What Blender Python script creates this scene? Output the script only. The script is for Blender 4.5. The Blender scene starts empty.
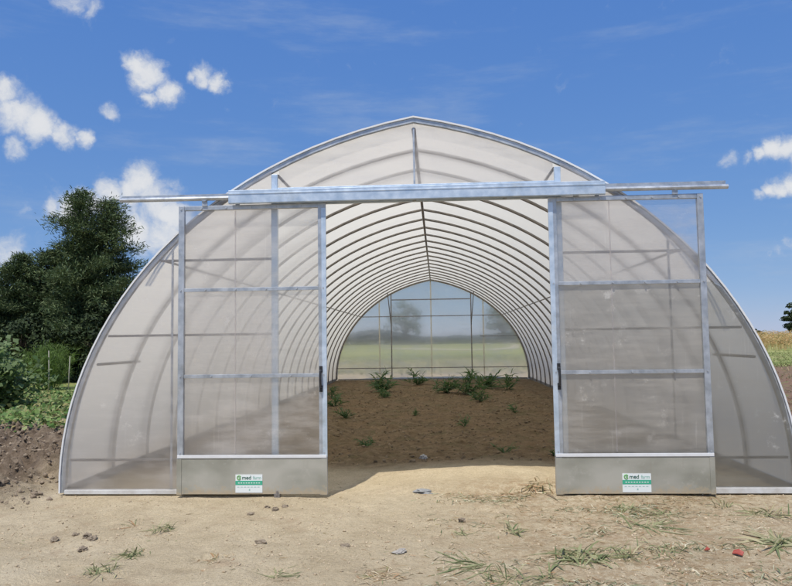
import bpy, bmesh, math, random
import numpy as np
from mathutils import Vector, Matrix
random.seed(7); rng = np.random.default_rng(11)
C = bpy.context.scene.collection
sc = bpy.context.scene
PI = math.pi

# ------------------------------------------------------------------ helpers
class NB:
    """small node-tree writer"""
    def __init__(s, name):
        s.m = bpy.data.materials.new(name); s.m.use_nodes = True
        s.t = s.m.node_tree; s.t.nodes.clear()
        s.out = s.t.nodes.new('ShaderNodeOutputMaterial')
    def n(s, ty, **kw):
        nd = s.t.nodes.new(ty)
        for k, v in kw.items():
            if k.startswith('i_'):
                key = k[2:].replace('_', ' ')
                nd.inputs[int(key) if key.isdigit() else key].default_value = v
            else: setattr(nd, k, v)
        return nd
    def l(s, a, b): s.t.links.new(a, b)
    def noise(s, scale, detail=4, rough=.55, vec=None, dim='3D'):
        nd = s.n('ShaderNodeTexNoise', i_Scale=scale, i_Detail=detail, i_Roughness=rough)
        if vec is not None: s.l(vec, nd.inputs['Vector'])
        return nd.outputs['Fac']
    def ramp(s, fac, stops):
        nd = s.n('ShaderNodeValToRGB'); cr = nd.color_ramp
        while len(cr.elements) < len(stops): cr.elements.new(.5)
        for e, (p, c) in zip(cr.elements, stops):
            e.position = p; e.color = (*c, 1) if len(c) == 3 else c
        s.l(fac, nd.inputs['Fac']); return nd.outputs['Color']
    def mix(s, fac, a, b, mode='MIX'):
        nd = s.n('ShaderNodeMix', data_type='RGBA', blend_type=mode)
        for sock, v in ((nd.inputs[0], fac), (nd.inputs[6], a), (nd.inputs[7], b)):
            if isinstance(v, (int, float)): sock.default_value = v
            elif isinstance(v, tuple): sock.default_value = (*v, 1) if len(v) == 3 else v
            else: s.l(v, sock)
        return nd.outputs[2]
    def math(s, op, a, b=0.0, c=0.0, clamp=False):
        nd = s.n('ShaderNodeMath', operation=op); nd.use_clamp = clamp
        for i, v in enumerate((a, b, c)):
            if isinstance(v, (int, float)): nd.inputs[i].default_value = v
            else: s.l(v, nd.inputs[i])
        return nd.outputs[0]
    def maprange(s, v, a, b, c=0, d=1, smooth=True):
        nd = s.n('ShaderNodeMapRange'); nd.interpolation_type = 'SMOOTHSTEP' if smooth else 'LINEAR'
        s.l(v, nd.inputs[0])
        for i, x in enumerate((a, b, c, d)): nd.inputs[i + 1].default_value = x
        return nd.outputs[0]

def principled(name, col, rough=.6, metal=0., bump=None, var=None, spec=.5):
    b = NB(name); p = b.n('ShaderNodeBsdfPrincipled', i_Roughness=rough, i_Metallic=metal)
    p.inputs['Specular IOR Level'].default_value = spec
    tc = b.n('ShaderNodeTexCoord').outputs['Object']
    if var:
        scale, c2 = var
        f = b.noise(scale, 5, .6, tc)
        b.l(b.ramp(f, [(.35, col), (.68, c2)]), p.inputs['Base Color'])
    else: p.inputs['Base Color'].default_value = (*col, 1)
    if bump:
        bp = b.n('ShaderNodeBump', i_Strength=bump[1], i_Distance=bump[2])
        b.l(b.noise(bump[0], 5, .6, tc), bp.inputs['Height']); b.l(bp.outputs[0], p.inputs['Normal'])
    b.l(p.outputs[0], b.out.inputs[0]); return b.m

def galvanised(name, c1=(.36, .39, .42), c2=(.58, .61, .64), rough=.42, metal=.65, tint2=None):
    b = NB(name); p = b.n('ShaderNodeBsdfPrincipled', i_Metallic=metal)
    tc = b.n('ShaderNodeTexCoord').outputs['Object']
    v = b.n('ShaderNodeTexVoronoi', i_Scale=90.); b.l(tc, v.inputs['Vector'])
    n1 = b.noise(9, 5, .6, tc); n2 = b.noise(60, 3, .5, tc)
    f = b.math('ADD', b.math('MULTIPLY', v.outputs['Color'], .02), b.math('MULTIPLY', n1, .98))
    col = b.ramp(f, [(.3, c1), (.66, c2)])
    st = b.ramp(b.noise(3.1, 6, .7, tc), [(.55, (1, 1, 1)), (.75, (.74, .68, .58))])
    col = b.mix(.7, col, st, 'MULTIPLY')
    b.l(col, p.inputs['Base Color'])
    b.l(b.maprange(n1, .3, .7, rough - .05, rough + .08), p.inputs['Roughness'])
    bp = b.n('ShaderNodeBump', i_Strength=.25, i_Distance=.003); b.l(n1, bp.inputs['Height']); b.l(bp.outputs[0], p.inputs['Normal'])
    b.l(p.outputs[0], b.out.inputs[0]); return b.m

def sheet(name, clear, blur, transl, diff, tint=(.95, .95, .93), dcol=(.6, .58, .54), dirt=.3, alpha_rough=.45, ior=1.06, gloss=.05, dscale=(2, 2, 9), dcol2=None, smudge_glare=.45):
    """plastic sheet: part clear, part blurred see-through, part milky; less clear at grazing angles; dust streaks"""
    b = NB(name); tc = b.n('ShaderNodeTexCoord').outputs['Object']
    mp = b.n('ShaderNodeMapping'); mp.inputs['Scale'].default_value = dscale; b.l(tc, mp.inputs['Vector'])
    n = b.noise(1.0, 8, .62, mp.outputs[0]); n2 = b.noise(1.3, 5, .6, tc)
    dd = b.math('MULTIPLY', b.maprange(b.math('ADD', b.math('MULTIPLY', n, .6), b.math('MULTIPLY', n2, .4)), .42, .66), dirt)
    # dried splashes, smears and run marks; whitened smears also paint glare streaks
    m3 = b.n('ShaderNodeMapping'); m3.inputs['Scale'].default_value = (26, 1, .9); b.l(tc, m3.inputs['Vector'])
    runs = b.math('MULTIPLY', b.maprange(b.noise(1., 5, .6, m3.outputs[0]), .60, .78), b.maprange(b.noise(1.1, 2, .5, tc), .45, .62))
    smear_glare = b.math('MULTIPLY', b.maprange(b.noise(5.5, 8, .75, tc), .55, .72), b.maprange(b.noise(1.7, 3, .5, tc), .48, .64))
    fold = b.maprange(b.noise(.8, 2, .4, mp.outputs[0]), .50, .56)
    dd = b.math('ADD', dd, b.math('MULTIPLY', b.math('ADD', b.math('MULTIPLY', runs, .5), smear_glare), smudge_glare * 1.3), clamp=True)
    fac = b.n('ShaderNodeLayerWeight', i_Blend=.5).outputs['Facing']
    graz = b.maprange(fac, .22, .62, 1., .12)
    tr = b.n('ShaderNodeBsdfTransparent'); tr.inputs[0].default_value = (*tint, 1)
    rf = b.n('ShaderNodeBsdfRefraction', i_Roughness=alpha_rough, i_IOR=ior); rf.inputs[0].default_value = (*tint, 1)
    tl = b.n('ShaderNodeBsdfTranslucent'); tl.inputs[0].default_value = (*tint, 1)
    df = b.n('ShaderNodeBsdfDiffuse')
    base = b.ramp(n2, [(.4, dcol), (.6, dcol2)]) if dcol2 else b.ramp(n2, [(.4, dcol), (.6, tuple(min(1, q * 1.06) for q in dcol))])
    b.l(b.mix(b.math('MULTIPLY', b.math('ADD', smear_glare, runs, clamp=True), .8), base, (.86, .84, .80)), df.inputs[0])
    gl = b.n('ShaderNodeBsdfGlossy', i_Roughness=.18); gl.inputs[0].default_value = (.9, .93, 1, 1)
    def mx(f, x, y):
        m = b.n('ShaderNodeMixShader')
        if isinstance(f, float): m.inputs[0].default_value = f
        else: b.l(f, m.inputs[0])
        b.l(x, m.inputs[1]); b.l(y, m.inputs[2]); return m.outputs[0]
    see = mx(blur / (clear + blur), tr.outputs[0], rf.outputs[0])
    milk = mx(diff / (transl + diff), tl.outputs[0], df.outputs[0])
    tot = clear + blur + transl + diff
    f_see = b.math('MULTIPLY', graz, (clear + blur) / tot)
    f_see = b.math('MULTIPLY', f_see, b.math('SUBTRACT', 1., dd))
    s1 = mx(f_see, milk, see)
    s2 = mx(b.math('MULTIPLY_ADD', b.math('POWER', fac, 4.), gloss * 6, gloss), s1, gl.outputs[0]) if gloss else s1
    b.l(s2, b.out.inputs[0]); return b.m

def foliage(name, cols, transl=.25, rough=.6):
    b = NB(name)
    r = b.n('ShaderNodeNewGeometry').outputs['Random Per Island']
    k = len(cols) - 1
    col = b.ramp(r, [(i / k, c) for i, c in enumerate(cols)])
    p = b.n('ShaderNodeBsdfPrincipled', i_Roughness=rough); p.inputs['Specular IOR Level'].default_value = .3
    b.l(col, p.inputs['Base Color'])
    tl = b.n('ShaderNodeBsdfTranslucent'); b.l(b.mix(.5, col, (.14, .22, .03), 'ADD') if transl > .3 else col, tl.inputs[0])
    m = b.n('ShaderNodeMixShader'); m.inputs[0].default_value = transl
    b.l(p.outputs[0], m.inputs[1]); b.l(tl.outputs[0], m.inputs[2]); b.l(m.outputs[0], b.out.inputs[0]); return b.m

class MB:
    def __init__(s): s.v = []; s.f = []
    def add(s, v, f):
        o = len(s.v); s.v += [tuple(p) for p in v]; s.f += [tuple(i + o for i in q) for q in f]; return s
    def box(s, a, b):
        (x0, y0, z0), (x1, y1, z1) = a, b
        v = [(x0, y0, z0), (x1, y0, z0), (x1, y1, z0), (x0, y1, z0), (x0, y0, z1), (x1, y0, z1), (x1, y1, z1), (x0, y1, z1)]
        return s.add(v, [(0, 3, 2, 1), (4, 5, 6, 7), (0, 1, 5, 4), (1, 2, 6, 5), (2, 3, 7, 6), (3, 0, 4, 7)])
    def tube(s, pts, r, n=8, caps=True, r2=None):
        pts = [Vector(p) for p in pts]; m = len(pts); rings = []
        up = Vector((0, 0, 1)); prev = None
        for i, p in enumerate(pts):
            t = (pts[min(i + 1, m - 1)] - pts[max(i - 1, 0)]).normalized()
            if prev is None:
                a = t.cross(up)
                if a.length < .05: a = t.cross(Vector((0, 1, 0)))
            else: a = prev - t * prev.dot(t)
            a.normalize(); prev = a; b = t.cross(a)
            rr = r if r2 is None else r + (r2 - r) * i / (m - 1)
            rings.append([p + (a * math.cos(2 * PI * k / n) + b * math.sin(2 * PI * k / n)) * rr for k in range(n)])
        v = [q for rg in rings for q in rg]; f = []
        for i in range(m - 1):
            for k in range(n):
                f.append((i * n + k, i * n + (k + 1) % n, (i + 1) * n + (k + 1) % n, (i + 1) * n + k))
        if caps: f += [tuple(range(n - 1, -1, -1)), tuple((m - 1) * n + k for k in range(n))]
        return s.add(v, f)
    def build(s, name, mat, parent=None, smooth=False, bevel=0):
        me = bpy.data.meshes.new(name); me.from_pydata(s.v, [], s.f); me.update()
        bm = bmesh.new(); bm.from_mesh(me); bmesh.ops.recalc_face_normals(bm, faces=bm.faces)
        if bevel: bmesh.ops.bevel(bm, geom=bm.edges[:], offset=bevel, segments=2, affect='EDGES', profile=.6)
        bm.to_mesh(me); bm.free()
        if smooth:
            for p in me.polygons: p.use_smooth = True
        me.materials.append(mat)
        o = bpy.data.objects.new(name, me); C.objects.link(o)
        if parent: o.parent = parent
        return o

def np_mesh(name, V, F, mat, parent=None, smooth=False):
    """V (n,3), F (m,k) numpy"""
    me = bpy.data.meshes.new(name); k = F.shape[1]
    me.vertices.add(len(V)); me.vertices.foreach_set('co', V.astype(np.float32).ravel())
    me.loops.add(F.size); me.loops.foreach_set('vertex_index', F.astype(np.int32).ravel())
    me.polygons.add(len(F)); me.polygons.foreach_set('loop_start', np.arange(0, F.size, k, dtype=np.int32))
    me.polygons.foreach_set('loop_total', np.full(len(F), k, dtype=np.int32))
    if smooth: me.polygons.foreach_set('use_smooth', np.ones(len(F), dtype=bool))
    me.update(calc_edges=True); me.validate()
    me.materials.append(mat)
    o = bpy.data.objects.new(name, me); C.objects.link(o)
    if parent: o.parent = parent
    return o

def tag(o, label=None, cat=None, group=None, kind=None):
    if label: o['label'] = label
    if cat: o['category'] = cat
    if group: o['group'] = group
    if kind: o['kind'] = kind
    return o
def empty(name, loc=(0, 0, 0), rz=0):
    o = bpy.data.objects.new(name, None); C.objects.link(o); o.location = loc; o.rotation_euler = (0, 0, rz)
    o.empty_display_size = .1; return o

# ------------------------------------------------------------------ value noise (numpy)
_P = rng.random((256, 256))
def vn(x, y, seed=0):
    x = x + seed * 17.3; y = y + seed * 9.7
    xi = np.floor(x).astype(int); yi = np.floor(y).astype(int); fx = x - xi; fy = y - yi
    fx = fx * fx * (3 - 2 * fx); fy = fy * fy * (3 - 2 * fy)
    g = lambda a, b: _P[a % 256, b % 256]
    return (g(xi, yi) * (1 - fx) + g(xi + 1, yi) * fx) * (1 - fy) + (g(xi, yi + 1) * (1 - fx) + g(xi + 1, yi + 1) * fx) * fy - .5
def fbm(x, y, o=4, seed=0):
    r = 0; a = 1.
    for i in range(o): r = r + a * vn(x * 2 ** i, y * 2 ** i, seed + i); a *= .5
    return r
def ss(x, a, b):
    t = np.clip((x - a) / (b - a), 0, 1); return t * t * (3 - 2 * t)
def bank_mask(x, y):      # lumpy soil bank left of the greenhouse
    e = .35 * fbm(x * .9, y * .9, 3, 5)
    front = ss(y + e, -.85, -.55)
    right = ss(-(x + e * .5), 4.12, 4.75)
    back = 1 - ss(y + e, 3.0, 5.0)
    return front * right * back
def bank2_mask(x, y):     # reddish spoil bank right of the greenhouse
    e = .8 * fbm(x * .5, y * .5, 3, 8)
    return ss(x + e * .5, 4.5, 5.6) * ss(y + e, .5, 3.) * (1 - ss(y + e, 22., 30.)) * (1 - ss(x, 40., 60.))
PITS = [(random.uniform(-3.6, 4.2), random.uniform(-3.3, -.4), random.uniform(.05, .11), random.uniform(.10, .17), random.uniform(0, PI), random.uniform(.012, .028)) for _ in range(46)]
def ground_h(x, y):
    x = np.asarray(x, float); y = np.asarray(y, float)
    near = np.exp(-(np.maximum(0, np.hypot(x, y - 5) - 14) / 20) ** 2)
    h = -.028 + near * (.03 * fbm(x * .5, y * .5, 3, 1) + .016 * fbm(x * 2.2, y * 2.2, 4, 2) + .010 * fbm(x * 9, y * 9, 3, 3))
    for px, py, ra, rb, an, dp in PITS:       # old foot and hoof prints with pushed-up rims
        dx, dy = x - px, y - py; u = (dx * math.cos(an) + dy * math.sin(an)) / ra; v = (-dx * math.sin(an) + dy * math.cos(an)) / rb; q = u * u + v * v
        h = h + dp * (.75 * q - 1) * np.exp(-q)
    # low swell of sand in the doorway and shallow wheel-worn hollows out front
    h = h + near * (.022 * np.abs(fbm(x * 1.3 + y * .4, y * 3.1, 3, 16)) + .012 * fbm(x * 16, y * 16, 2, 17)) * (1 - ss(y, 0, 1)) * ss(-y, .12, .5)
    h = h + .075 * np.exp(-((x - .9) / 1.3) ** 2 - ((y - 1.3) / .9) ** 2) + .05 * np.exp(-((x - .6) / 1.6) ** 2 - ((y - .2) / .45) ** 2)
    h = h - .05 * np.exp(-((x + .75) / .5) ** 2 - ((y - .7) / .6) ** 2)
    inside = ss(-abs(x), -3.9, -3.6) * ss(y, 1.2, 2.4) * (1 - ss(y, 20.4, 21.))
    h = h + inside * (.08 * fbm(x * 2.4, y * 1.6, 4, 12) + .055 * np.abs(fbm(x * 8, y * 5, 3, 14)))
    # keep clear of the sill and the side rails
    clear = np.exp(-(y / .12) ** 2) * ss(-abs(x), -4.5, -4.1)
    h = h - clear * (h + .03) * .8
    m = bank_mask(x, y)
    bill = np.abs(fbm(x * 2.6, y * 2.6, 4, 20)) * .30 + np.abs(fbm(x * 6, y * 6, 3, 25)) * .24 + np.abs(fbm(x * 15, y * 15, 2, 27)) * .10
    ramp = .09 + .11 * ss(y, -.4, 2.2) + .06 * fbm(x * .8, y * .8, 2, 4)
    h = h + m * (ramp + bill * .9)
    m2 = bank2_mask(x, y)
    h = h + m2 * (.20 + .22 * np.abs(fbm(x * 1.4, y * 1.4, 4, 30)) + .08 * fbm(x * .3, y * .3, 2, 33))
    h = h + .12 * fbm(x * .05, y * .05, 2, 40) * ss(np.hypot(x, y - 5), 25, 60)
    return h

# ------------------------------------------------------------------ materials
M_galv = galvanised('galvanised_steel')
M_galv_blue = galvanised('fresh_galvanised_steel', (.46, .56, .66), (.68, .77, .86), .34, .45)
M_galv_rib = galvanised('shade_toned_steel', (.17, .155, .14), (.30, .275, .25), .5, .4)  # galvanised tubes, with their backlit shade put into a darker brown colour
M_alu = principled('white_aluminium_profile', (.76, .77, .77), .35, .0, var=(9, (.70, .70, .69)))
M_rock_dull = principled('dull_stone', (.32, .29, .25), .9, var=(18, (.42, .39, .34)))
M_black = principled('black_plastic', (.02, .02, .022), .45)
def kick_material():
    b = NB('dull_kick_plate_sheet'); p = b.n('ShaderNodeBsdfPrincipled', i_Roughness=.42, i_Metallic=.2)
    tc = b.n('ShaderNodeTexCoord').outputs['Object']; mp = b.n('ShaderNodeMapping'); mp.inputs['Scale'].default_value = (1.2, 1, 2.2); b.l(tc, mp.inputs['Vector'])
    c = b.ramp(b.noise(1.3, 3, .5, mp.outputs[0]), [(.35, (.31, .305, .25)), (.65, (.48, .465, .40))])
    mp2 = b.n('ShaderNodeMapping'); mp2.inputs['Scale'].default_value = (22, 1, 1.5); b.l(tc, mp2.inputs['Vector'])
    c = b.mix(b.maprange(b.noise(1., 5, .7, mp2.outputs[0]), .55, .8, 0, .35), c, (.30, .26, .20))
    c = b.mix(b.maprange(b.noise(6., 6, .75, tc), .52, .70, 0, .55), c, (.52, .50, .44))
    z = b.n('ShaderNodeSeparateXYZ'); b.l(tc, z.inputs[0])      # dried mud splashed up from the ground
    mud = b.math('ADD', b.math('MULTIPLY', z.outputs[2], -5.5), b.math('MULTIPLY', b.noise(17, 7, .75, tc), 2.2))
    c = b.mix(b.maprange(mud, .55, 1.1, 0, .75), c, (.50, .40, .26))
    b.l(c, p.inputs['Base Color']); b.l(p.outputs[0], b.out.inputs[0]); return b.m
M_kick = kick_material()
M_sill = principled('dull_sill', (.66, .66, .64), .5, .0, var=(7, (.50, .48, .44)))
M_film = sheet('diffusing_roof_film', .05, .04, .66, .22, tint=(.855, .80, .665), dcol=(.70, .65, .55), dirt=.25, gloss=.04, dscale=(1, .4, 3))
M_poly = sheet('clear_gable_sheet', .36, .42, .10, .12, tint=(.98, .955, .94), dcol=(.68, .64, .60), dirt=.35, alpha_rough=.5, ior=1.08)
M_door = sheet('clear_door_sheet', .46, .34, .10, .10, tint=(.98, .965, .95), dcol=(.70, .66, .60), dirt=.42, alpha_rough=.42, ior=1.07)
M_door_low = sheet('dusty_door_sheet', .34, .36, .10, .20, tint=(.98, .96, .93), dcol=(.66, .62, .55), dirt=.6, alpha_rough=.4, dscale=(1.6, 1, 11), dcol2=(.48, .45, .40), smudge_glare=1.)
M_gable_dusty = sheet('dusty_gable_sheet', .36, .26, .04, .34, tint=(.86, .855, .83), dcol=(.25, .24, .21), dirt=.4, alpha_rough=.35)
M_rear = sheet('rear_gable_sheet', .20, .48, .30, .08, tint=(1., .96, .85), dcol=(.55, .54, .45), dirt=.3, alpha_rough=.38, gloss=.02)
M_white = principled('sticker_white', (.80, .84, .82), .4)
M_green = principled('sticker_green', (.06, .42, .26), .4)
M_green_l = principled('logo_green', (.16, .42, .10), .4)
M_inkd = principled('ink_dark', (.03, .12, .08), .5)
M_inkg = principled('ink_pale', (.36, .55, .48), .5)

# ground ------------------------------------------------------------
def ground_material():
    b = NB('soil_and_grass')
    p = b.n('ShaderNodeBsdfPrincipled', i_Roughness=.95); p.inputs['Specular IOR Level'].default_value = .15
    tc = b.n('ShaderNodeTexCoord').outputs['Object']
    at = lambda nm: b.n('ShaderNodeAttribute', attribute_name=nm).outputs['Fac']
    big = b.noise(.9, 5, .6, tc); mid = b.noise(5, 6, .65, tc); fine = b.noise(42, 5, .7, tc); vf = b.noise(160, 3, .7, tc)
    sand = b.ramp(big, [(.3, (.54, .44, .29)), (.5, (.62, .515, .35)), (.7, (.69, .585, .41))])
    sand = b.mix(.55, sand, b.ramp(mid, [(.3, (.78, .76, .72)), (.55, (1, 1, 1)), (.75, (1.08, 1.05, 1.0))]), 'MULTIPLY')
    sand = b.mix(.6, sand, b.ramp(fine, [(.3, (.58, .55, .50)), (.46, (.92, .91, .90)), (.55, (1, 1, 1)), (.72, (1.16, 1.14, 1.10))]), 'MULTIPLY')
    sand = b.mix(b.maprange(b.noise(2.3, 4, .6, tc), .56, .74, 0, .45), sand, (.40, .27, .17))
    sp = b.n('ShaderNodeTexVoronoi', i_Scale=30., i_Randomness=1.); b.l(tc, sp.inputs['Vector'])
    sand = b.mix(b.math('MULTIPLY', b.maprange(sp.outputs['Distance'], .22, .10), b.maprange(b.noise(7, 3, .6, tc), .50, .60, 0, .55)), sand, (.22, .16, .10))
    sand = b.mix(b.maprange(b.noise(.55, 6, .7, tc), .52, .66, 0, .35), sand, (.36, .29, .19))
    sand = b.mix(.8, sand, b.ramp(vf, [(.32, (.66, .62, .55)), (.47, (1.0, .99, .96)), (.56, (1.08, 1.08, 1.06)), (.68, (1.22, 1.20, 1.16))]), 'MULTIPLY')
    pt = b.noise(3.4, 7, .8, tc)
    sand = b.mix(b.maprange(pt, .53, .60, 0, .28), sand, (.40, .31, .20))
    straw = b.math('MULTIPLY', at('litter'), b.maprange(b.noise(13, 6, .75, tc), .42, .60))
    sand = b.mix(b.math('MULTIPLY', straw, .65), sand, (.36, .24, .13))
    soil = b.ramp(mid, [(.3, (.14, .095, .05)), (.5, (.225, .16, .088)), (.7, (.32, .235, .135))])
    soil = b.mix(b.maprange(big, .42, .62, 0, .6), soil, (.26, .175, .095))
    soil = b.mix(b.maprange(b.noise(1.6, 5, .7, tc), .50, .68, 0, .55), soil, (.125, .12, .05))
    soil = b.mix(b.maprange(b.noise(16, 5, .7, tc), .52, .66, 0, .7), soil, (.095, .06, .03))
    soil = b.mix(b.maprange(b.noise(9, 5, .7, tc), .55, .70, 0, .6), soil, (.36, .25, .14))
    soil = b.mix(.5, soil, b.ramp(fine, [(.3, (.6, .6, .6)), (.55, (1, 1, 1)), (.7, (1.2, 1.15, 1.1))]), 'MULTIPLY')
    clod = b.ramp(mid, [(.3, (.13, .095, .065)), (.5, (.22, .165, .115)), (.72, (.36, .285, .205))])
    clod = b.mix(.6, clod, b.ramp(fine, [(.32, (.6, .58, .56)), (.55, (1, 1, 1)), (.7, (1.15, 1.12, 1.1))]), 'MULTIPLY')
    red = b.ramp(mid, [(.3, (.16, .10, .07)), (.5, (.26, .165, .115)), (.68, (.20, .21, .09))])
    fld = b.noise(.16, 5, .65, tc); fl2 = b.noise(1.2, 5, .7, tc)
    grass = b.ramp(fld, [(.3, (.16, .21, .055)), (.46, (.27, .31, .095)), (.60, (.40, .39, .16)), (.75, (.50, .42, .23))])
    grass = b.mix(.5, grass, b.ramp(fl2, [(.3, (.65, .65, .6)), (.6, (1.1, 1.1, 1.05))]), 'MULTIPLY')
    c = b.mix(at('soil'), sand, soil)
    c = b.mix(at('grass'), c, grass)
    c = b.mix(at('bank'), c, clod)
    c = b.mix(at('redbank'), c, red)
    b.l(c, p.inputs['Base Color'])
    hgt = b.math('ADD', b.math('MULTIPLY', fine, 1.), b.math('ADD', b.math('MULTIPLY', vf, .35), b.math('MULTIPLY', mid, 1.6)))
    bp = b.n('ShaderNodeBump', i_Strength=.9, i_Distance=.03); b.l(hgt, bp.inputs['Height']); b.l(bp.outputs[0], p.inputs['Normal'])
    b.l(p.outputs[0], b.out.inputs[0]); return b.m

def axis(a, b, step, far, n):
    core = np.arange(a, b + 1e-6, step)
    g = np.geomspace(step * 1.5, far, n)
    return np.concatenate([(a - np.cumsum(g * 0 + 0) - g)[::-1], core, b + g])
xs = axis(-3.9, 7.5, .055, 3000, 70); i0 = np.searchsorted(xs, -3.9 - 1e-6); xs = np.concatenate([xs[xs < -8.4], np.arange(-8.3, -3.92, .027), xs[i0:]])
ys = np.concatenate([(-4.2 - np.geomspace(.1, 2500, 45))[::-1], np.arange(-4.2, -1.1, .045), np.arange(-1.1, 4.0, .032), np.arange(4.0, 24, .13), 24 + np.geomspace(.2, 4000, 70)])
X, Y = np.meshgrid(xs, ys); Z = ground_h(X, Y)
nx, ny = len(xs), len(ys)
I = np.arange(nx * ny).reshape(ny, nx)
F = np.stack([I[:-1, :-1].ravel(), I[:-1, 1:].ravel(), I[1:, 1:].ravel(), I[1:, :-1].ravel()], 1)
g = np_mesh('ground', np.stack([X.ravel(), Y.ravel(), Z.ravel()], 1), F, ground_material(), smooth=True)
tag(g, kind='structure')
xr, yr = X.ravel(), Y.ravel()
e = .25 * fbm(xr * 1.1, yr * 1.1, 4, 50)
ins = ss(-np.abs(xr), -4.0, -3.95) * ss(yr + e * 1.2, .9, 2.1) * (1 - ss(yr, 20.9, 21.1))
field = 1 - (1 - (.35 * ss(yr + 6 * e, 24.5, 29.) + .65 * ss(yr + 20 * e, 32., 58.))) * (1 - ss(np.abs(xr) + 3 * e, 8, 13) * ss(yr + e * 4, 3.2, 6.))
attrs = dict(soil=ins, grass=np.clip(field, 0, 1) * .96, bank=bank_mask(xr, yr), redbank=bank2_mask(xr, yr),
             litter=ss(xr + e, -.4, 1.2) * (1 - ss(yr, .2, .8)) + .5 * ss(yr, 22, 26))
for k, v in attrs.items():
    a = g.data.attributes.new(k, 'FLOAT', 'POINT'); a.data.foreach_set('value', np.clip(v, 0, 1).astype(np.float32))

# pale track crossing the field behind
tr = MB(); pts = [(-9, 118), (-2, 106), (3, 97), (8, 93), (13, 108), (18, 150), (30, 178)]
for (x0, y0), (x1, y1) in zip(pts[:-1], pts[1:]):
    for k in range(6):
        a, c = k / 6, (k + 1) / 6
        p = [(x0 + (x1 - x0) * q, y0 + (y1 - y0) * q) for q in (a, c)]
        w = 6.5
        tr.add([(p[0][0], p[0][1] - w, float(ground_h(p[0][0], p[0][1] - w)) + .05), (p[1][0], p[1][1] - w, float(ground_h(p[1][0], p[1][1] - w)) + .05),
                (p[1][0], p[1][1] + w, float(ground_h(p[1][0], p[1][1] + w)) + .05), (p[0][0], p[0][1] + w, float(ground_h(p[0][0], p[0][1] + w)) + .05)], [(0, 1, 2, 3)])
tag(tr.build('dirt_track', principled('pale_track_dust', (.62, .54, .42), .95, var=(.3, (.50, .44, .33)))), kind='structure')

# ------------------------------------------------------------------ greenhouse
H, L, W, NR = 4.1415, 21.2, 4.0, 20
BZ = [(4., 0.), (4.0656, 1.6936), (2.6859, 3.667), (0., 4.1415)]
def arch_half(n=26, off=0.):
    out = []
    for i in range(n + 1):
        t = i / n; B = ((1 - t) ** 3, 3 * t * (1 - t) ** 2, 3 * t * t * (1 - t), t ** 3)
        x = sum(b * p[0] for b, p in zip(B, BZ)); z = sum(b * p[1] for b, p in zip(B, BZ))
        D = (3 * (1 - t) ** 2, 6 * t * (1 - t), 3 * t * t)
        dx = sum(d * (BZ[k + 1][0] - BZ[k][0]) for k, d in enumerate(D)); dz = sum(d * (BZ[k + 1][1] - BZ[k][1]) for k, d in enumerate(D))
        l = math.hypot(dx, dz); nx_, nz_ = dz / l, -dx / l       # outward normal on the right half
        out.append((x + nx_ * off, z + nz_ * off))
    if off: out[-1] = (0., out[-1][1] + off * .02)
    return out
def arch_full(off=0., n=26):
    h = arch_half(n, off); return [(-x, z) for x, z in h[:-1]] + [(0., h[-1][1])] + [(x, z) for x, z in h[:-1]][::-1]
AH = arch_half(200)
def arch_z(x):
    x = abs(x)
    best = 0
    for (x0, z0), (x1, z1) in zip(AH[:-1], AH[1:]):
        if min(x0, x1) - 1e-9 <= x <= max(x0, x1) + 1e-9 and abs(x1 - x0) > 1e-9:
            best = max(best, z0 + (z1 - z0) * (x - x0) / (x1 - x0))
    return best
def arch_x(z):
    for (x0, z0), (x1, z1) in zip(AH[:-1], AH[1:]):
        if z0 <= z <= z1: return x0 + (x1 - x0) * (z - z0) / (z1 - z0)
    return 0
def sweep(prof, offs):
    """closed section swept along the arch: offs = list of (normal offset, y)"""
    rings = [arch_full(o) for o, _ in offs]; n = len(offs); m = len(rings[0]); b = MB()
    v = [(rings[k][i][0], offs[k][1], rings[k][i][1]) for i in range(m) for k in range(n)]
    f = [(i * n + k, i * n + (k + 1) % n, (i + 1) * n + (k + 1) % n, (i + 1) * n + k) for i in range(m - 1) for k in range(n)]
    f += [tuple(range(n)), tuple((m - 1) * n + k for k in range(n))]
    return b.add(v, f)

gh = empty('greenhouse', (0, 0, 0))
tag(gh, 'long arched tunnel greenhouse with curved steel ribs, milky cover and a half open front', 'greenhouse')
# ribs
rib = MB().tube([(x, 0, z) for x, z in arch_full(-.035)], .0235, 8).build('arch_rib', M_galv_rib, gh, smooth=True)
rib.location = (0, .10 + (L - .2) / NR, 0)
for i in range(2, NR + 1):
    c = rib.copy(); C.objects.link(c); c.parent = gh; c.location = (0, .10 + i * (L - .2) / NR, 0)
# cover film: gently pulled in between ribs
pf = arch_full(.0, 30); nyy = NR * 4 + 1; V = []
for j in range(nyy):
    y = .03 + (L - .06) * j / (nyy - 1); sag = .012 * math.sin(PI * (j % 4) / 4)
    for x, z in pf: V.append((x * (1 - sag * .25), y, z * (1 - sag * .22)))
m = len(pf); F = [(j * m + i, j * m + i + 1, (j + 1) * m + i + 1, (j + 1) * m + i) for j in range(nyy - 1) for i in range(m - 1)]
film = MB().add(V, F).build('cover_film', M_film, gh, smooth=True)
# purlins
def purlin(x, z, nm='purlin', r=.02):
    return MB().tube([(x, .05, z), (x, L - .05, z)], r, 8).build(nm, M_galv_rib, gh, smooth=True)
purlin(0, H - .10, 'ridge_purlin', .024)
for zz in (3.62, 2.62, 1.45):
    xx = arch_x(zz)
    k = .085
    for s in (-1, 1):
        px, pz = s * (xx - k * (.5 if zz > 3 else .9)), zz - k * (.85 if zz > 3 else .3)
        if zz == 2.62: purlin(px, pz, r=.014)
        else: MB().tube([(px, .05, pz), (px, 1.17, pz)], .016, 8).build('end_strut', M_galv_rib, gh, smooth=True)   # short strut to the first rib
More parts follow.
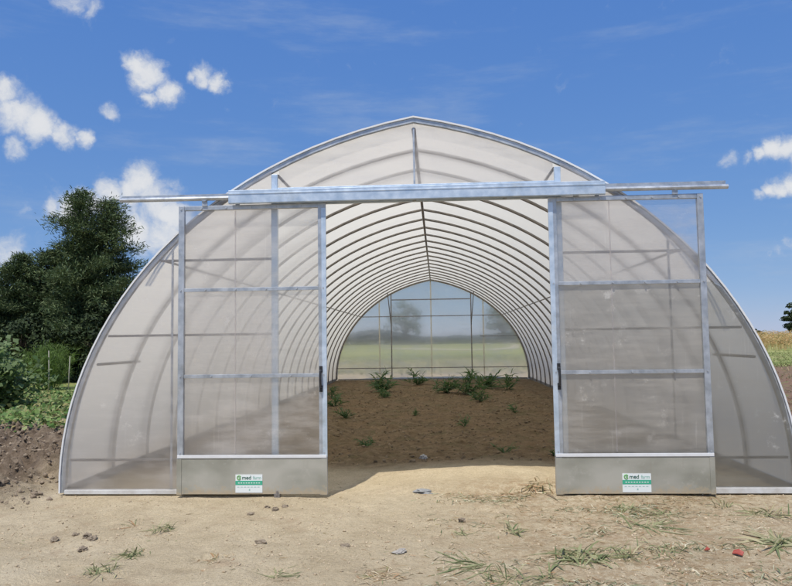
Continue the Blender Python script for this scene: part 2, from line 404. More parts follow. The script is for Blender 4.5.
# front arch profile: grey channel + white clip on the outer edge
sweep(None, [(.004, -.034), (.004, .02), (-.042, .02), (-.042, -.034)]).build('front_arch', M_galv, gh)
sweep(None, [(.026, -.05), (.026, .10), (.008, .10), (.008, -.05)]).build('edge_clip', M_alu, gh)
sweep(None, [(.004, L - .02), (.004, L + .06), (-.07, L + .06), (-.07, L - .02)]).build('rear_arch', M_galv_rib, gh)
# sills and side rails
MB().box((-3.96, -.05, -.01), (-1.62, .03, .035)).build('front_sill', M_sill, gh, bevel=.004)
MB().box((1.62, -.05, -.01), (3.96, .03, .05)).build('front_sill', M_sill, gh, bevel=.004)
MB().box((-3.9, L - .03, -.06), (3.9, L + .03, .03)).build('rear_sill', M_galv_rib, gh)
for s in (-1, 1):
    MB().box((s * 3.985 - .02, .1, -.06), (s * 3.985 + .02, L - .06, .06)).build('side_rail', M_galv_rib, gh)
# front gable frame
for s in (-1, 1):
    MB().box((s * 1.585 - .035, -.03, -.02), (s * 1.585 + .035, .03, arch_z(1.585) - .08)).build('gable_post', M_galv_blue, gh, bevel=.005)
    for z in (2.59, 1.745, .36):
        xe = arch_x(z) - .08; a, b = sorted((s * 1.622, s * xe))
        MB().box((a, -.018, z - .013), (b, .014, z + .013)).build('gable_rail', M_galv_rib, gh, bevel=.003)
MB().box((-1.55, -.025, 3.345), (1.55, .025, 3.395)).build('gable_rail', M_galv_blue, gh, bevel=.003)
MB().box((-1.55, -.025, 3.20), (1.55, .025, 3.26)).build('door_header', M_galv_blue, gh, bevel=.003)
MB().box((-.010, .0, 3.396), (.010, .02, H - .10)).build('ridge_mullion', M_galv, gh)
# gable sheets (set behind the bars)
def gable_sheet(x0, x1, zlow, nm, mat, y=.034, n=24):
    b = MB(); v = []; 
    for i in range(n + 1):
        x = x0 + (x1 - x0) * i / n; v += [(x, y, zlow), (x, y, max(zlow + .001, arch_z(x) - .02))]
    b.add(v, [(2 * i, 2 * i + 2, 2 * i + 3, 2 * i + 1) for i in range(n)]); return b.build(nm, mat, gh)
gable_sheet(-3.985, -1.615, .03, 'gable_sheet', M_poly, y=-.0365)
def gable_part(x0, x1, z0, z1, mat):
    b = MB(); v = []; n = 24
    for i in range(n + 1):
        x = x0 + (x1 - x0) * i / n; az = arch_z(x) - .02; v += [(x, -.0365, min(z0, az)), (x, -.0365, max(min(z0, az) + .001, min(z1, az)))]
    b.add(v, [(2 * i, 2 * i + 2, 2 * i + 3, 2 * i + 1) for i in range(n)]).build('gable_sheet', mat, gh)
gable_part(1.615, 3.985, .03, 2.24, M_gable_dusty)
gable_part(1.615, arch_x(2.24), 2.245, 9., M_poly)
gable_sheet(-1.545, 1.545, 3.30, 'gable_sheet', M_poly, y=.034)
for x in (-2.75, 2.75): MB().box((x - .012, -.034, .04), (x + .012, -.022, arch_z(x) - .1)).build('sheet_joint', M_galv, gh)
# rear gable
gable_sheet(-3.99, 3.99, .02, 'rear_sheet', M_rear, y=L - .03, n=60)
for x in (-1.65, 1.65):
    MB().box((x - .022, L - .10, -.03), (x + .022, L - .045, arch_z(x) - .06)).build('rear_post', M_galv_rib, gh)
    MB().tube([(x * 1.04, L - 1.15, arch_z(x * 1.04) - .07), (x * 1.0, L - .12, 2.25)], .018, 6).build('rear_brace', M_galv_rib, gh)
for z in (2.6, .47):
    xe = arch_x(z) - .06; MB().box((-xe, L - .075, z - .016), (xe, L - .045, z + .016)).build('rear_rail', M_galv_rib, gh)
MB().box((-1.62, L - .075, 3.27), (1.62, L - .045, 3.31)).build('rear_rail', M_galv_rib, gh)
MB().box((2.0, L - .075, 1.73), (arch_x(1.73) - .06, L - .045, 1.755)).build('rear_rail', M_galv_rib, gh)
for x in (-2.15, 0, 2.15):
    MB().box((x - .022, L - .022, .05), (x + .022, L - .005, arch_z(x) - .08)).build('sheet_joint', M_alu, gh)
# door track and its long canopy
tk = MB()
tk.tube([(-3.31, -.155, 3.268), (3.36, -.155, 3.250)], .026, 10)
tk.box((-3.31, -.105, 3.285), (3.36, -.065, 3.325))
track = tk.build('door_track', M_galv, gh)
cp = MB()   # folded canopy: top flange, front face, lower return
cp.box((-2.05, -.235, 3.318), (2.05, -.045, 3.332)); cp.box((-2.05, -.237, 3.190), (2.05, -.229, 3.330)); cp.box((-2.05, -.228, 3.184), (2.05, -.19, 3.190))
cp.box((-2.05, -.243, 3.285), (2.05, -.236, 3.300))
cp.build('track_canopy', M_galv_blue, gh, bevel=.002)
for x in (-2.0, -1.0, 0, 1.0, 2.0): MB().box((x - .02, -.062, 3.2), (x + .02, -.028, 3.31)).build('track_bracket', M_galv, gh)

# sliding doors ------------------------------------------------------
def text_mesh(name, s, size, mat, parent, loc):
    cu = bpy.data.curves.new(name, 'FONT'); cu.body = s; cu.size = size; cu.extrude = .0006; cu.offset = .0009
    o = bpy.data.objects.new(name, cu); C.objects.link(o)
    dg = bpy.context.evaluated_depsgraph_get(); me = bpy.data.meshes.new_from_object(o.evaluated_get(dg))
    bpy.data.objects.remove(o); me.materials.clear(); me.materials.append(mat)
    r = bpy.data.objects.new(name, me); C.objects.link(r); r.parent = parent; r.location = loc; r.rotation_euler = (PI / 2, 0, 0); return r
def door(x0, x1, handle_x, stick_x, low_mat, up_mat, wide_left, label):
    y0, y1 = -.15, -.105; top = 3.185
    wl, wr = (.085, .065) if wide_left else (.065, .085)
    fr = MB().box((x0, y0, .005), (x0 + wl, y1, top)).box((x1 - wr, y0, .005), (x1, y1, top))
    fr.box((x0 + wl, y0 + .004, top - .05), (x1 - wr, y1, top))
    d = fr.build('sliding_door', M_galv, gh, bevel=.004)
    tag(d, label)
    edge = (x1 - wr * .55, x1 + .004) if not wide_left else (x0 - .004, x0 + wl * .55)
    MB().box((edge[0], y0 - .006, .41), (edge[1], y0 - .001, top - .06)).build('edge_strip', M_galv_blue, d, bevel=.001)
    a, b = x0 + wl, x1 - wr
    for z in (2.24, 1.285):
        MB().box((a, y0 + .006, z - .020), (b, y0 + .02, z + .020)).build('door_rail', M_galv, d, bevel=.003)
    MB().box((x0 + .004, y0 - .012, .398), (x1 - .004, y0 - .001, .432)).build('door_rail', M_alu, d, bevel=.003)
    bp = [(a + (b - a) * (k + .7) / (n + .4), z) for z, n in ((2.24, 4), (1.285, 3), (3.155, 5)) for k in range(n)]
    bp += [(x, z) for x in (x0 + .03, x1 - .03) for z in (.45, 1.29, 2.24, 3.15)]
    b0 = MB().tube([(0, -.01, 0), (0, .008, 0)], .010, 6).build('bolt', M_galv, d); b0.location = (bp[0][0], y0, bp[0][1])
    for x, z in bp[1:]:
        c = b0.copy(); C.objects.link(c); c.parent = d; c.location = (x, y0, z)
    for (z0, z1, mt) in ((2.24, top - .03, up_mat), (.42, 2.24, low_mat)):
        MB().add([(a - .01, y1 - .012, z0), (b + .01, y1 - .012, z0), (b + .01, y1 - .012, z1), (a - .01, y1 - .012, z1)], [(0, 1, 2, 3)]).build('door_sheet', mt, d)
    xm = a + (b - a) * .38; MB().box((xm - .006, y1 - .02, .44), (xm + .006, y1 - .013, top - .06)).build('sheet_joint', M_poly, d)
    kp = MB().box((a - .02, y0 - .004, .012), (b + .02, y0 + .004, .397)).build('kick_plate', M_kick, d, bevel=.002)
    MB().box((x0, y0 - .009, .006), (x0 + wl * .8, y0 - .005, .39)).build('corner_plate', M_kick, kp)
    MB().box((x1 - wr * .8, y0 - .009, .006), (x1, y0 - .005, .39)).build('corner_plate', M_kick, kp)
    # handle
    hd = MB(); hz = 1.245
    hd.tube([(handle_x, y0, hz + .10), (handle_x, y0 - .05, hz + .085), (handle_x, y0 - .06, hz), (handle_x, y0 - .05, hz - .085), (handle_x, y0, hz - .10)], .013, 8)
    hd.box((handle_x - .018, y0 - .012, hz + .07), (handle_x + .018, y0 - .001, hz + .14)); hd.box((handle_x - .018, y0 - .012, hz - .14), (handle_x + .018, y0 - .001, hz - .07))
    hd.build('handle', M_black, d)
    # hangers
    for k in (.18, .82):
        x = x0 + (x1 - x0) * k
        h = MB().box((x - .03, -.16, top - .005), (x + .03, -.15, 3.25)); h.tube([(x, -.175, 3.262), (x, -.135, 3.262)], .034, 12)
        h.build('roller_hanger', M_galv, d)
    # maker's sticker
    sx0, sx1, sz0, sz1 = stick_x - .148, stick_x + .148, .028, .222; ys_ = y0 - .0065
    st = MB().box((sx0, ys_ - .002, sz0), (sx1, ys_ + .002, sz1)).build('sticker', M_white, d)
    MB().box((sx0, ys_ - .0035, sz0 + .083), (sx1, ys_ - .0022, sz0 + .128)).build('green_band', M_green, st)
    ring = MB(); cx_, cz_ = sx0 + .040, sz0 + .162
    ring.tube([(cx_ + .02 * math.cos(t * PI / 9 + .6), ys_ - .003, cz_ + .02 * math.sin(t * PI / 9 + .6)) for t in range(16)], .0058, 6)
    ring.tube([(cx_ - .004, ys_ - .003, cz_), (cx_ + .016, ys_ - .003, cz_)], .005, 6)
    ring.build('logo', M_green_l, st)
    text_mesh('logo_lettering', 'med', .058, M_inkd, st, (sx0 + .072, ys_ - .003, sz0 + .142))
    text_mesh('logo_lettering', 'farm', .050, M_inkg, st, (sx0 + .192, ys_ - .003, sz0 + .143))
    sm = MB()
    for k in range(9): sm.box((sx0 + .03 + k * .028, ys_ - .0048, sz0 + .1), (sx0 + .046 + k * .028, ys_ - .0037, sz0 + .109))
    sm.build('small_print', M_white, st)
    s2 = MB()
    for k in range(7): s2.box((sx0 + .02 + k * .037, ys_ - .0034, sz0 + .058), (sx0 + .043 + k * .037, ys_ - .0022, sz0 + .064))
    s2.box((stick_x + .0, ys_ - .0034, sz0 + .022), (stick_x + .014, ys_ - .0022, sz0 + .04))
    s2.build('fine_print', M_inkg, st)
    return d
door(-2.64, -.985, -1.045, -1.84, M_door, M_door, False, 'left sliding door, slid part way across the opening')
door(1.455, 3.10, 1.515, 2.29, M_door_low, M_door, True, 'right sliding door with dusty lower sheet')
fg = MB().box((-1.56, -.175, -.03), (-1.50, -.10, .018)).tube([(-1.53, -.17, .0), (-1.53, -.17, .05)], .012, 8)
fg.build('floor_guide', M_galv_rib, gh)

# ------------------------------------------------------------------ plants
def blades(P, D, length, width, bend=.5, seg=3, side_jit=True):
    """curved tapering leaves. P,D (n,3); length,width (n,)"""
    n = len(P); D = D / np.linalg.norm(D, axis=1)[:, None]
    up = np.array([0, 0, 1.]); side = np.cross(D, up); sn = np.linalg.norm(side, axis=1)[:, None]
    side = np.where(sn < .05, np.array([1., 0, 0]), side / np.maximum(sn, 1e-6))
    if side_jit:
        a = rng.random(n) * PI; o = np.cross(side, D); side = side * np.cos(a)[:, None] + o * np.sin(a)[:, None] * .6
    bend = np.broadcast_to(bend, (n,))
    V = np.zeros((n, 2 * seg + 2, 3))
    for k in range(seg + 1):
        t = k / seg; w = width * (1 - t) ** .7 * (.6 + 1.2 * t if t < .4 else 1.08) if k < seg else width * .03
        c = P + D * (length * t)[:, None]; c[:, 2] -= bend * length * t * t
        V[:, 2 * k] = c - side * (w / 2)[:, None] if np.ndim(w) else c - side * w / 2
        V[:, 2 * k + 1] = c + side * (w / 2)[:, None] if np.ndim(w) else c + side * w / 2
    base = (np.arange(n) * (2 * seg + 2))[:, None]
    F = np.concatenate([base + np.array([2 * k, 2 * k + 1, 2 * k + 3, 2 * k + 2]) for k in range(seg)])
    return V.reshape(-1, 3), F
def leaves(P, N, size, aspect=.6, cup=.2):
    """single rhombus leaves folded on the midrib"""
    n = len(P); N = N / np.linalg.norm(N, axis=1)[:, None]
    R = rng.normal(size=(n, 3)); A = np.cross(N, R); A /= np.linalg.norm(A, axis=1)[:, None]; B = np.cross(N, A)
    s = size[:, None] if np.ndim(size) else size
    V = np.stack([P - A * s * .5, P + B * s * aspect * .5 + N * s * cup * .3, P + A * s * .5, P - B * s * aspect * .5 + N * s * cup * .3], 1)
    F = (np.arange(n) * 4)[:, None] + np.array([0, 1, 2, 3]); return V.reshape(-1, 3), F
def rdir(n, zlo=-1, zhi=1):
    z = rng.uniform(zlo, zhi, n); a = rng.uniform(0, 2 * PI, n); r = np.sqrt(1 - np.clip(z, -1, 1) ** 2)
    return np.stack([r * np.cos(a), r * np.sin(a), z], 1)

M_bark = principled('bark', (.09, .065, .045), .9, var=(6, (.15, .11, .08)), bump=(9, .8, .03))
M_conifer = foliage('conifer_needles', [(.038, .066, .030), (.068, .108, .044), (.105, .148, .058), (.16, .19, .085), (.055, .09, .042)], .12, .75)
M_dark = foliage('dark_evergreen_leaves', [(.014, .025, .010), (.030, .048, .016), (.048, .072, .024)], .12, .75)
M_shrub = foliage('feathery_green', [(.08, .14, .03), (.12, .19, .045), (.16, .23, .06), (.08, .12, .04)], .4)
M_leafy = foliage('broad_green_leaves', [(.07, .13, .04), (.12, .18, .065), (.22, .28, .13), (.07, .12, .04)], .35)
M_grass_t = foliage('grey_green_grass', [(.13, .17, .07), (.22, .25, .11), (.36, .36, .19), (.50, .44, .26)], .25)
M_weed = foliage('weed_green', [(.05, .10, .045), (.085, .15, .06), (.13, .20, .09)], .35)
M_straw = foliage('dry_straw', [(.24, .15, .08), (.46, .34, .18), (.70, .60, .42), (.42, .23, .11), (.28, .30, .15), (.14, .09, .05)], .2)
M_corn = foliage('dry_maize', [(.50, .29, .12), (.62, .40, .18), (.44, .31, .12), (.70, .50, .26), (.30, .28, .09)], .3)

def conifer(x, y, h, rad, label, name='conifer_tree', tops=((0, 0, 1.),), leafs=.15, dens=1., mat=None, group=None, zb=.06, low=.9):
    t = empty(name, (x, y, float(ground_h(x, y)) - .05)); tag(t, label, 'tree', group)
    tk = MB(); Ps = []; Ns = []; Ss = []
    for (dx, dy, hf) in tops:
        hh = h * hf
        tk.tube([(dx * .2, dy * .2, 0), (dx * .6, dy * .6, hh * .35), (dx, dy, hh * .7), (dx, dy, hh * .97)], .22 * h / 9, 9, r2=.02)
        nl = int(125 * hf * dens); rr_ = rad * (.75 + .25 * hf) if len(tops) > 1 else rad
        for i in range(nl):
            f = (i + .5) / nl; z = hh * (zb + (.985 - zb) * f); az = i * 2.39996 + rng.uniform(-.5, .5)
            prof = (1 - f) ** low * (.82 + .30 * math.sin(f * 40 + az * .5)) + .03
            if f < .12: prof *= .72 + f * 2.3
            ln = rr_ * prof * rng.uniform(.40, 1.25) * (1 + .8 * float(vn(np.array(az * 1.1 + z * .5), np.array(z * 1.3), 21)))
            rise = .25 - .12 * (1 - f) + rng.uniform(-.12, .12)
            px = [dx * min(1, z / (hh * .7)), dy * min(1, z / (hh * .7))]
            path = []
            for k in range(6):
                u = k / 5; path.append((px[0] + math.cos(az) * ln * u, px[1] + math.sin(az) * ln * u, z + ln * (rise * u - .42 * u * u + (.34 * u ** 3))))
            tk.tube(path, .045 * (1 - f) + .012, 4, caps=False, r2=.006)
            ns = max(3, int(ln * 6.5))
            for k in range(ns):
                u = (.22 + .78 * (k + rng.random()) / ns); j = min(4, int(u * 5)); q = u * 5 - j
                c = np.array(path[j]) * (1 - q) + np.array(path[j + 1]) * q
                sp = .22 * (1.2 - .7 * u) * (1 + .4 * (1 - f)) * rad / 3
                off = rng.normal(size=3) * np.array([sp, sp, sp * .38]); off[2] += .06
                nn = 44
                P = c + off + rng.normal(size=(nn, 3)) * np.array([.17, .17, .085]) * rad / 3
                N = np.array([math.cos(az) * .8, math.sin(az) * .8, .45]) + rng.normal(size=(nn, 3)) * .6
                Ps.append(P); Ns.append(N); Ss.append(rng.uniform(.7, 1.3, nn) * leafs)
    tk.build('trunk', M_bark, t)
    Ss = np.concatenate(Ss); V, F = blades(np.concatenate(Ps), np.concatenate(Ns), Ss * .95, Ss * .34, .1, 2)
    np_mesh('crown', V, F, mat or M_conifer, t)
    return t
def roundtree(x, y, h, rad, label, name='broadleaf_tree', leafs=.22, n=60, mat=None, group=None, cat='tree', zc=.55, squash=.8, lv=90, trunk=.16):
    t = empty(name, (x, y, float(ground_h(x, y)) - .05)); tag(t, label, cat, group)
    tk = MB(); tk.tube([(0, 0, 0), (.05, 0, h * .3), (0, .05, h * .6)], trunk, 8, r2=trunk * .4); Ps = []; Ns = []
    for i in range(n):
        d = rdir(1, -.75, 1)[0]; rr = rng.uniform(.45, 1.) ** .6 * rng.uniform(.82, 1.12)
        c = np.array([d[0] * rad * rr, d[1] * rad * rr, h * zc + d[2] * rr * h * (1 - zc) * squash / .8])
        c[2] = max(c[2], h * .08)
        tk.tube([(0, 0, h * .25), tuple(c * .5 + np.array([0, 0, h * .2])), tuple(c)], trunk * .25, 4, caps=False, r2=.01)
        cr = rad * rng.uniform(.16, .30)
        dd = rdir(lv, -.7, 1); P = c + dd * cr * rng.uniform(.5, 1.05, (lv, 1)) * np.array([1, 1, .8])
        Ps.append(P); Ns.append(dd + rng.normal(size=(lv, 3)) * .6 + np.array([0, 0, .4]))
    tk.build('trunk', M_bark, t)
    P = np.concatenate(Ps); V, F = leaves(P, np.concatenate(Ns), rng.uniform(.7, 1.3, len(P)) * leafs, .6, .3)
    np_mesh('crown', V, F, mat or M_dark, t); return t

conifer(-16.3, 24.2, 9.0, 3.7, 'tall dark conifer with twin ragged tops left of the greenhouse', tops=((-.35, 0, 1.), (.85, .3, .955)), leafs=.19, dens=1.15, low=.80)
conifer(-19.6, 24.5, 6.0, 2.9, 'shorter dark conifer leaning out left below the tall one', tops=((0, 0, 1.), (1.3, .2, 1.02)), leafs=.19, dens=1.0, low=.62)
roundtree(-22.0, 25.5, 5.6, 3.0, 'dark round evergreen at the left edge beyond the leafy bush', name='evergreen_tree', n=75, lv=130, leafs=.2, squash=.75, zc=.5)
roundtree(-14.2, 22.6, 3.3, 2.0, 'low black green thicket under the tall conifer beside the cover', name='evergreen_bush', cat='bush', n=60, lv=120, leafs=.16, zc=.45, group='dark bushes under the conifers')
roundtree(-17.8, 21.6, 3.0, 2.0, 'low dark bush behind the feathery shrub and canes', name='evergreen_bush', cat='bush', n=60, lv=120, leafs=.16, zc=.45, group='dark bushes under the conifers')
roundtree(-21.2, 20.5, 3.0, 2.2, 'dark bush behind the pale leafed bush at the left edge', name='evergreen_bush', cat='bush', n=60, lv=120, leafs=.16, zc=.45, group='dark bushes under the conifers')
roundtree(-26.0, 27.0, 7.0, 3.4, 'dark evergreen just past the left edge of the tree group', name='evergreen_tree', n=60, lv=100, leafs=.22)
roundtree(-8.8, 27.0, 3.6, 2.4, 'dark bush hidden mostly behind the milky left wall', name='evergreen_bush', cat='bush', n=50, lv=90, leafs=.2, zc=.45, group='dark bushes under the conifers')

# feathery shrub (fennel or asparagus like)
def feathery(x, y, h, w, label, n=1500):
    t = empty('feathery_shrub', (x, y, float(ground_h(x, y)))); tag(t, label, 'shrub')
    st = MB(); P = []; D = []
    for i in range(75):
        a = rng.uniform(0, 2 * PI); r = rng.uniform(.1, 1) * w; top = np.array([math.cos(a) * r, math.sin(a) * r, h * rng.uniform(.78, 1.05) * (1 - .18 * (r / w) ** 2)])
        b0 = np.array([math.cos(a) * r * .35, math.sin(a) * r * .35, 0]); st.tube([tuple(b0), tuple((b0 + top) / 2), tuple(top)], .012, 4, r2=.004)
        for k in range(42):
            u = rng.uniform(.12, 1.); P.append(b0 * (1 - u) + top * u + rng.normal(size=3) * .09); D.append(rng.normal(size=3) * .8 + np.array([math.cos(a) * .5, math.sin(a) * .5, .9]))
    st.build('stems', M_shrub, t); P = np.array(P); D = np.array(D)
    V, F = blades(P, D, rng.uniform(.16, .34, len(P)), np.full(len(P), .028), .35, 2); np_mesh('fronds', V, F, M_shrub, t)
feathery(-14.2, 17.5, 1.72, 1.25, 'bright feathery green shrub behind the thin canes on the left')
for k, (x, y, h, lb) in enumerate([(-13.0, 15.4, 1.45, 'thin pale cane, left one of the pair by the feathery shrub'), (-12.35, 15.5, 1.25, 'thin pale cane, right one nearer the greenhouse wall')]):
    z = float(ground_h(x, y)); c = MB().tube([(0, 0, -.1), (.01, 0, h * .5), (.035 if k else -.01, 0, h)], .02, 7, r2=.014)
    c = c.build('garden_cane', principled('pale_cane', (.34, .32, .26), .7) if k == 0 else bpy.data.materials['pale_cane'], smooth=True); c.location = (x, y, z)
    tag(c, lb, 'cane', 'canes in the vegetable patch')
def leafy(x, y, h, w, label, leafs=.13, n=900):
    t = empty('leafy_bush', (x, y, float(ground_h(x, y)))); tag(t, label, 'bush')
    st = MB(); P = []; N = []
    for i in range(34):
        a = rng.uniform(0, 2 * PI); r = rng.uniform(.0, 1) * w; top = np.array([math.cos(a) * r, math.sin(a) * r, h * rng.uniform(.6, 1.05) * (1 - .3 * (r / w) ** 2)])
        st.tube([(0, 0, 0), tuple(top * .5 + [0, 0, .1]), tuple(top)], .015, 4, r2=.005)
        for k in range(n // 34):
            u = rng.uniform(.15, 1.02); P.append(top * u + [0, 0, .1 * math.sin(u * 3)] + rng.normal(size=3) * .12); N.append(rng.normal(size=3) * .5 + np.array([0, -.25, .8]))
    st.build('stems', M_leafy, t); P = np.array(P); V, F = leaves(P, np.array(N), rng.uniform(.6, 1.35, len(P)) * leafs, .75, .35); np_mesh('foliage', V, F, M_leafy, t)
leafy(-10.1, 8.2, 1.65, 1.1, 'tall bush with large pale leaves at the left edge above the vegetable patch', .15, 1500)
leafy(-12.0, 10.5, 1.9, 1.3, 'taller broad leaved bush just outside the left edge', .15, 1300)

# vegetable patch / ground cover
def scatter(n, x0, x1, y0, y1, mask=None):
    P = np.stack([rng.uniform(x0, x1, n), rng.uniform(y0, y1, n)], 1)
    if mask is not None: P = P[rng.random(n) < mask(P[:, 0], P[:, 1])]
    return P
def veg_mask(x, y): return np.clip(ss(y + .6 * fbm(x, y, 2, 60), 2.7, 3.6) * (1 - ss(y, 13., 15.)) * ss(-x, 4.7, 5.2) * (.65 + .8 * fbm(x * .8, y * .8, 3, 61) + .35), 0, 1)
Pv = scatter(30000, -15, -4.4, 2.4, 15, veg_mask)
hh = (.12 + .40 * np.clip(.5 + fbm(Pv[:, 0] * 1.1, Pv[:, 1] * 1.1, 3, 62), 0, 1.2)) * rng.random(len(Pv)) ** .6 * ss(-Pv[:, 0], 4.5, 5.8)
P3 = np.stack([Pv[:, 0], Pv[:, 1], ground_h(Pv[:, 0], Pv[:, 1]) + hh], 1)
V, F = leaves(P3, rng.normal(size=P3.shape) * .5 + np.array([0, -.2, .9]), rng.uniform(.05, .15, len(P3)), .65, .35)
tag(np_mesh('vegetable_patch', V, F, foliage('vegetable_leaves', [(.05, .11, .025), (.10, .19, .045), (.17, .27, .07), (.32, .38, .16), (.34, .30, .12), (.07, .14, .04)], .3)),
    'low green vegetable plants growing behind the soil bank on the left', 'vegetable plants', kind='stuff')

# weeds on the reddish bank, right
Pr = scatter(9000, 4.6, 16, 2.5, 28, lambda x, y: np.clip(.35 + 1.1 * fbm(x * .7, y * .7, 3, 70), 0, 1))
P3 = np.stack([Pr[:, 0], Pr[:, 1], ground_h(Pr[:, 0], Pr[:, 1]) + rng.uniform(0, .05, len(Pr))], 1)
V, F = blades(P3, rdir(len(P3), .3, 1), rng.uniform(.08, .26, len(P3)), rng.uniform(.015, .04, len(P3)), .5, 2)
tag(np_mesh('bank_weeds', V, F, foliage('bank_weed_leaves', [(.07, .11, .03), (.14, .17, .05), (.30, .20, .11), (.22, .11, .07), (.33, .26, .15)], .25)),
    'thin mixed weeds and dry stems on the reddish bank right of the greenhouse', 'weeds', kind='stuff')
# meadow grass
Pg = np.concatenate([scatter(26000, -18, 30, 25, 62, lambda x, y: np.clip(.55 + .8 * fbm(x * .15, y * .15, 3, 75), 0, 1)), scatter(9000, 14, 48, 12, 60)])
P3 = np.stack([Pg[:, 0], Pg[:, 1], ground_h(Pg[:, 0], Pg[:, 1])], 1)
V, F = blades(P3, rdir(len(P3), .4, 1), rng.uniform(.12, .38, len(P3)), rng.uniform(.03, .07, len(P3)), .4, 2)
tag(np_mesh('meadow_grass', V, F, foliage('meadow_blades', [(.10, .15, .04), (.17, .21, .06), (.28, .27, .11), (.36, .30, .16)], .3)),
    'rough yellow green meadow grass beyond and beside the greenhouse', 'grass', kind='stuff')
# maize
nc = 7500; xc = rng.uniform(26, 110, nc); yc = 62 + rng.random(nc) ** 1.4 * 70
yc = np.maximum(yc, 62 + np.abs(xc - 40) * .0)
zc_ = ground_h(xc, yc); hgt = rng.uniform(1.75, 2.35, nc); P = []; D = []; Ln = []; Wd = []
P.append(np.stack([xc, yc, zc_], 1)); D.append(np.stack([rng.normal(size=nc) * .05, rng.normal(size=nc) * .05, np.ones(nc)], 1)); Ln.append(hgt); Wd.append(np.full(nc, .07))
for k in range(5):
    a = rng.uniform(0, 2 * PI, nc); f = rng.uniform(.25, .9, nc)
    P.append(np.stack([xc, yc, zc_ + hgt * f], 1)); D.append(np.stack([np.cos(a), np.sin(a), rng.uniform(.4, 1.1, nc)], 1)); Ln.append(rng.uniform(.45, .85, nc)); Wd.append(np.full(nc, .11))
V, F = blades(np.concatenate(P), np.concatenate(D), np.concatenate(Ln), np.concatenate(Wd), .5, 2)
tag(np_mesh('maize_field', V, F, M_corn), 'dry tan maize field along the horizon on the right', 'maize', kind='stuff')
# far hedge seen dimly through the rear wall
nh = 26000; xh = rng.uniform(-140, 66, nh); yh = 205 + rng.normal(size=nh) * 2.5 + xh * .03
topz = 3.4 + 2.2 * np.clip(fbm(xh * .06, xh * 0, 4, 80), -.6, .9)
P = np.stack([xh, yh, ground_h(xh, yh) + rng.random(nh) ** .8 * topz], 1)
V, F = leaves(P, rdir(nh), rng.uniform(.5, 1.1, nh), .8, .3)
tag(np_mesh('far_hedge', V, F, foliage('far_hedge_leaves', [(.03, .05, .02), (.05, .08, .03)], .15)), 'dark hedge line across the far end of the field', 'hedge', kind='stuff')
M_far = foliage('haze_paled_leaves', [(.10, .15, .10), (.16, .21, .14)], .3)  # fading with distance is painted in as a paler leaf colour
roundtree(-8.5, 190, 12.5, 5.2, 'blurred far tree left of the middle seam, seen through the rear wall', leafs=.9, n=55, lv=15, name='far_tree', mat=M_far, group='far trees beyond the rear wall', trunk=.4)
roundtree(19, 190, 12., 5.5, 'blurred far tree right of the right rear post, seen through the rear wall', leafs=.9, n=55, lv=15, name='far_tree', mat=M_far, group='far trees beyond the rear wall', trunk=.4)
roundtree(64.8, 120, 7.4, 2.7, 'dark tree standing above the maize at the right edge', leafs=.5, n=60, lv=70, name='field_tree', trunk=.25, zc=.52)
roundtree(35.6, 58, 1.7, 1.0, 'small green bush in front of the maize on the right', leafs=.14, n=30, lv=70, name='green_bush', cat='bush', mat=M_weed, zc=.45, trunk=.05)
roundtree(56, 118, 2.9, 1.1, 'tiny dark bush poking above the maize beside the cover edge', leafs=.25, n=20, lv=40, name='dark_bush', cat='bush', zc=.6, trunk=.06)

# ------------------------------------------------------------------ foreground bits
def tuft(x, y, label, n=26,  ln=(.12, .3), wd=(.008, .016), spread=.05, zlo=.1, zhi=1., mat=None, bend=.5, name='grass_tuft', cat='grass tuft', group='grass tufts on the bare ground', lean=None, dry=0):
    z = float(ground_h(x, y)); n = int(n * 1.8); wd = (wd[0] * 1.15, wd[1] * 1.3)
    P = np.stack([rng.normal(size=n) * spread, rng.normal(size=n) * spread, np.full(n, 0.)], 1)
    P[:, 2] = ground_h(P[:, 0] + x, P[:, 1] + y) - z - .004
    D = rdir(n, zlo, zhi)
    if lean is not None: D = D + np.array(lean)
    V, F = blades(P, D, rng.uniform(*ln, n), rng.uniform(*wd, n), bend, 4)
    # leaves rest on the soil rather than pass through it
    gz = ground_h(V[:, 0] + x, V[:, 1] + y) - z; V[:, 2] = np.maximum(V[:, 2], gz + .004)
    if dry:
        o = np_mesh(name, V, F, mat or M_grass_t)
    else: o = np_mesh(name, V, F, mat or M_grass_t)
    o.location = (x, y, z); tag(o, label, cat, group); return o
T = tuft
T(-2.30, -1.42, 'green tuft with a long dry stalk, highest of the three on the left foreground', 24, (.08, .2), lean=(.2, 0, 0))
T(-2.60, -1.30, 'dry grey stalk lying left of the highest left tuft', 4, (.2, .34), (.012, .02), .02, .0, .15, mat=M_straw, lean=(-1.2, .4, 0), name='dry_stalk', cat='dry stalk', group='dry stalks on the bare ground')
T(-2.22, -2.22, 'bushy green tuft in the middle of the left foreground trio', 34, (.08, .19), spread=.06)
T(-2.27, -2.62, 'upright green tuft, lowest of the left foreground trio', 32, (.08, .2), spread=.06, lean=(0, 0, .35))
T(-1.53, -2.33, 'reddish dry tuft right of the left foreground trio', 26, (.05, .14), (.006, .012), .07, 0, .5, mat=M_straw)
T(-.92, -2.62, 'small flat green tuft at the bottom left of centre', 18, (.05, .13), spread=.06, zlo=0, zhi=.6)
T(.52, -2.36, 'long grey green leaves lying flat at the bottom centre', 12, (.25, .45), (.014, .024), .06, 0, .12, lean=(-1.1, .1, 0))
T(.66, -2.66, 'pale green tuft at the bottom edge just right of centre', 30, (.12, .28), spread=.08)
T(.42, -1.55, 'small green sprig right of the dark round clod', 12, (.08, .16), spread=.03)
T(.86, -1.48, 'slender tuft with pale upright blades right of centre', 14, (.12, .24), (.012, .02), spread=.04, lean=(.4, 0, .2))
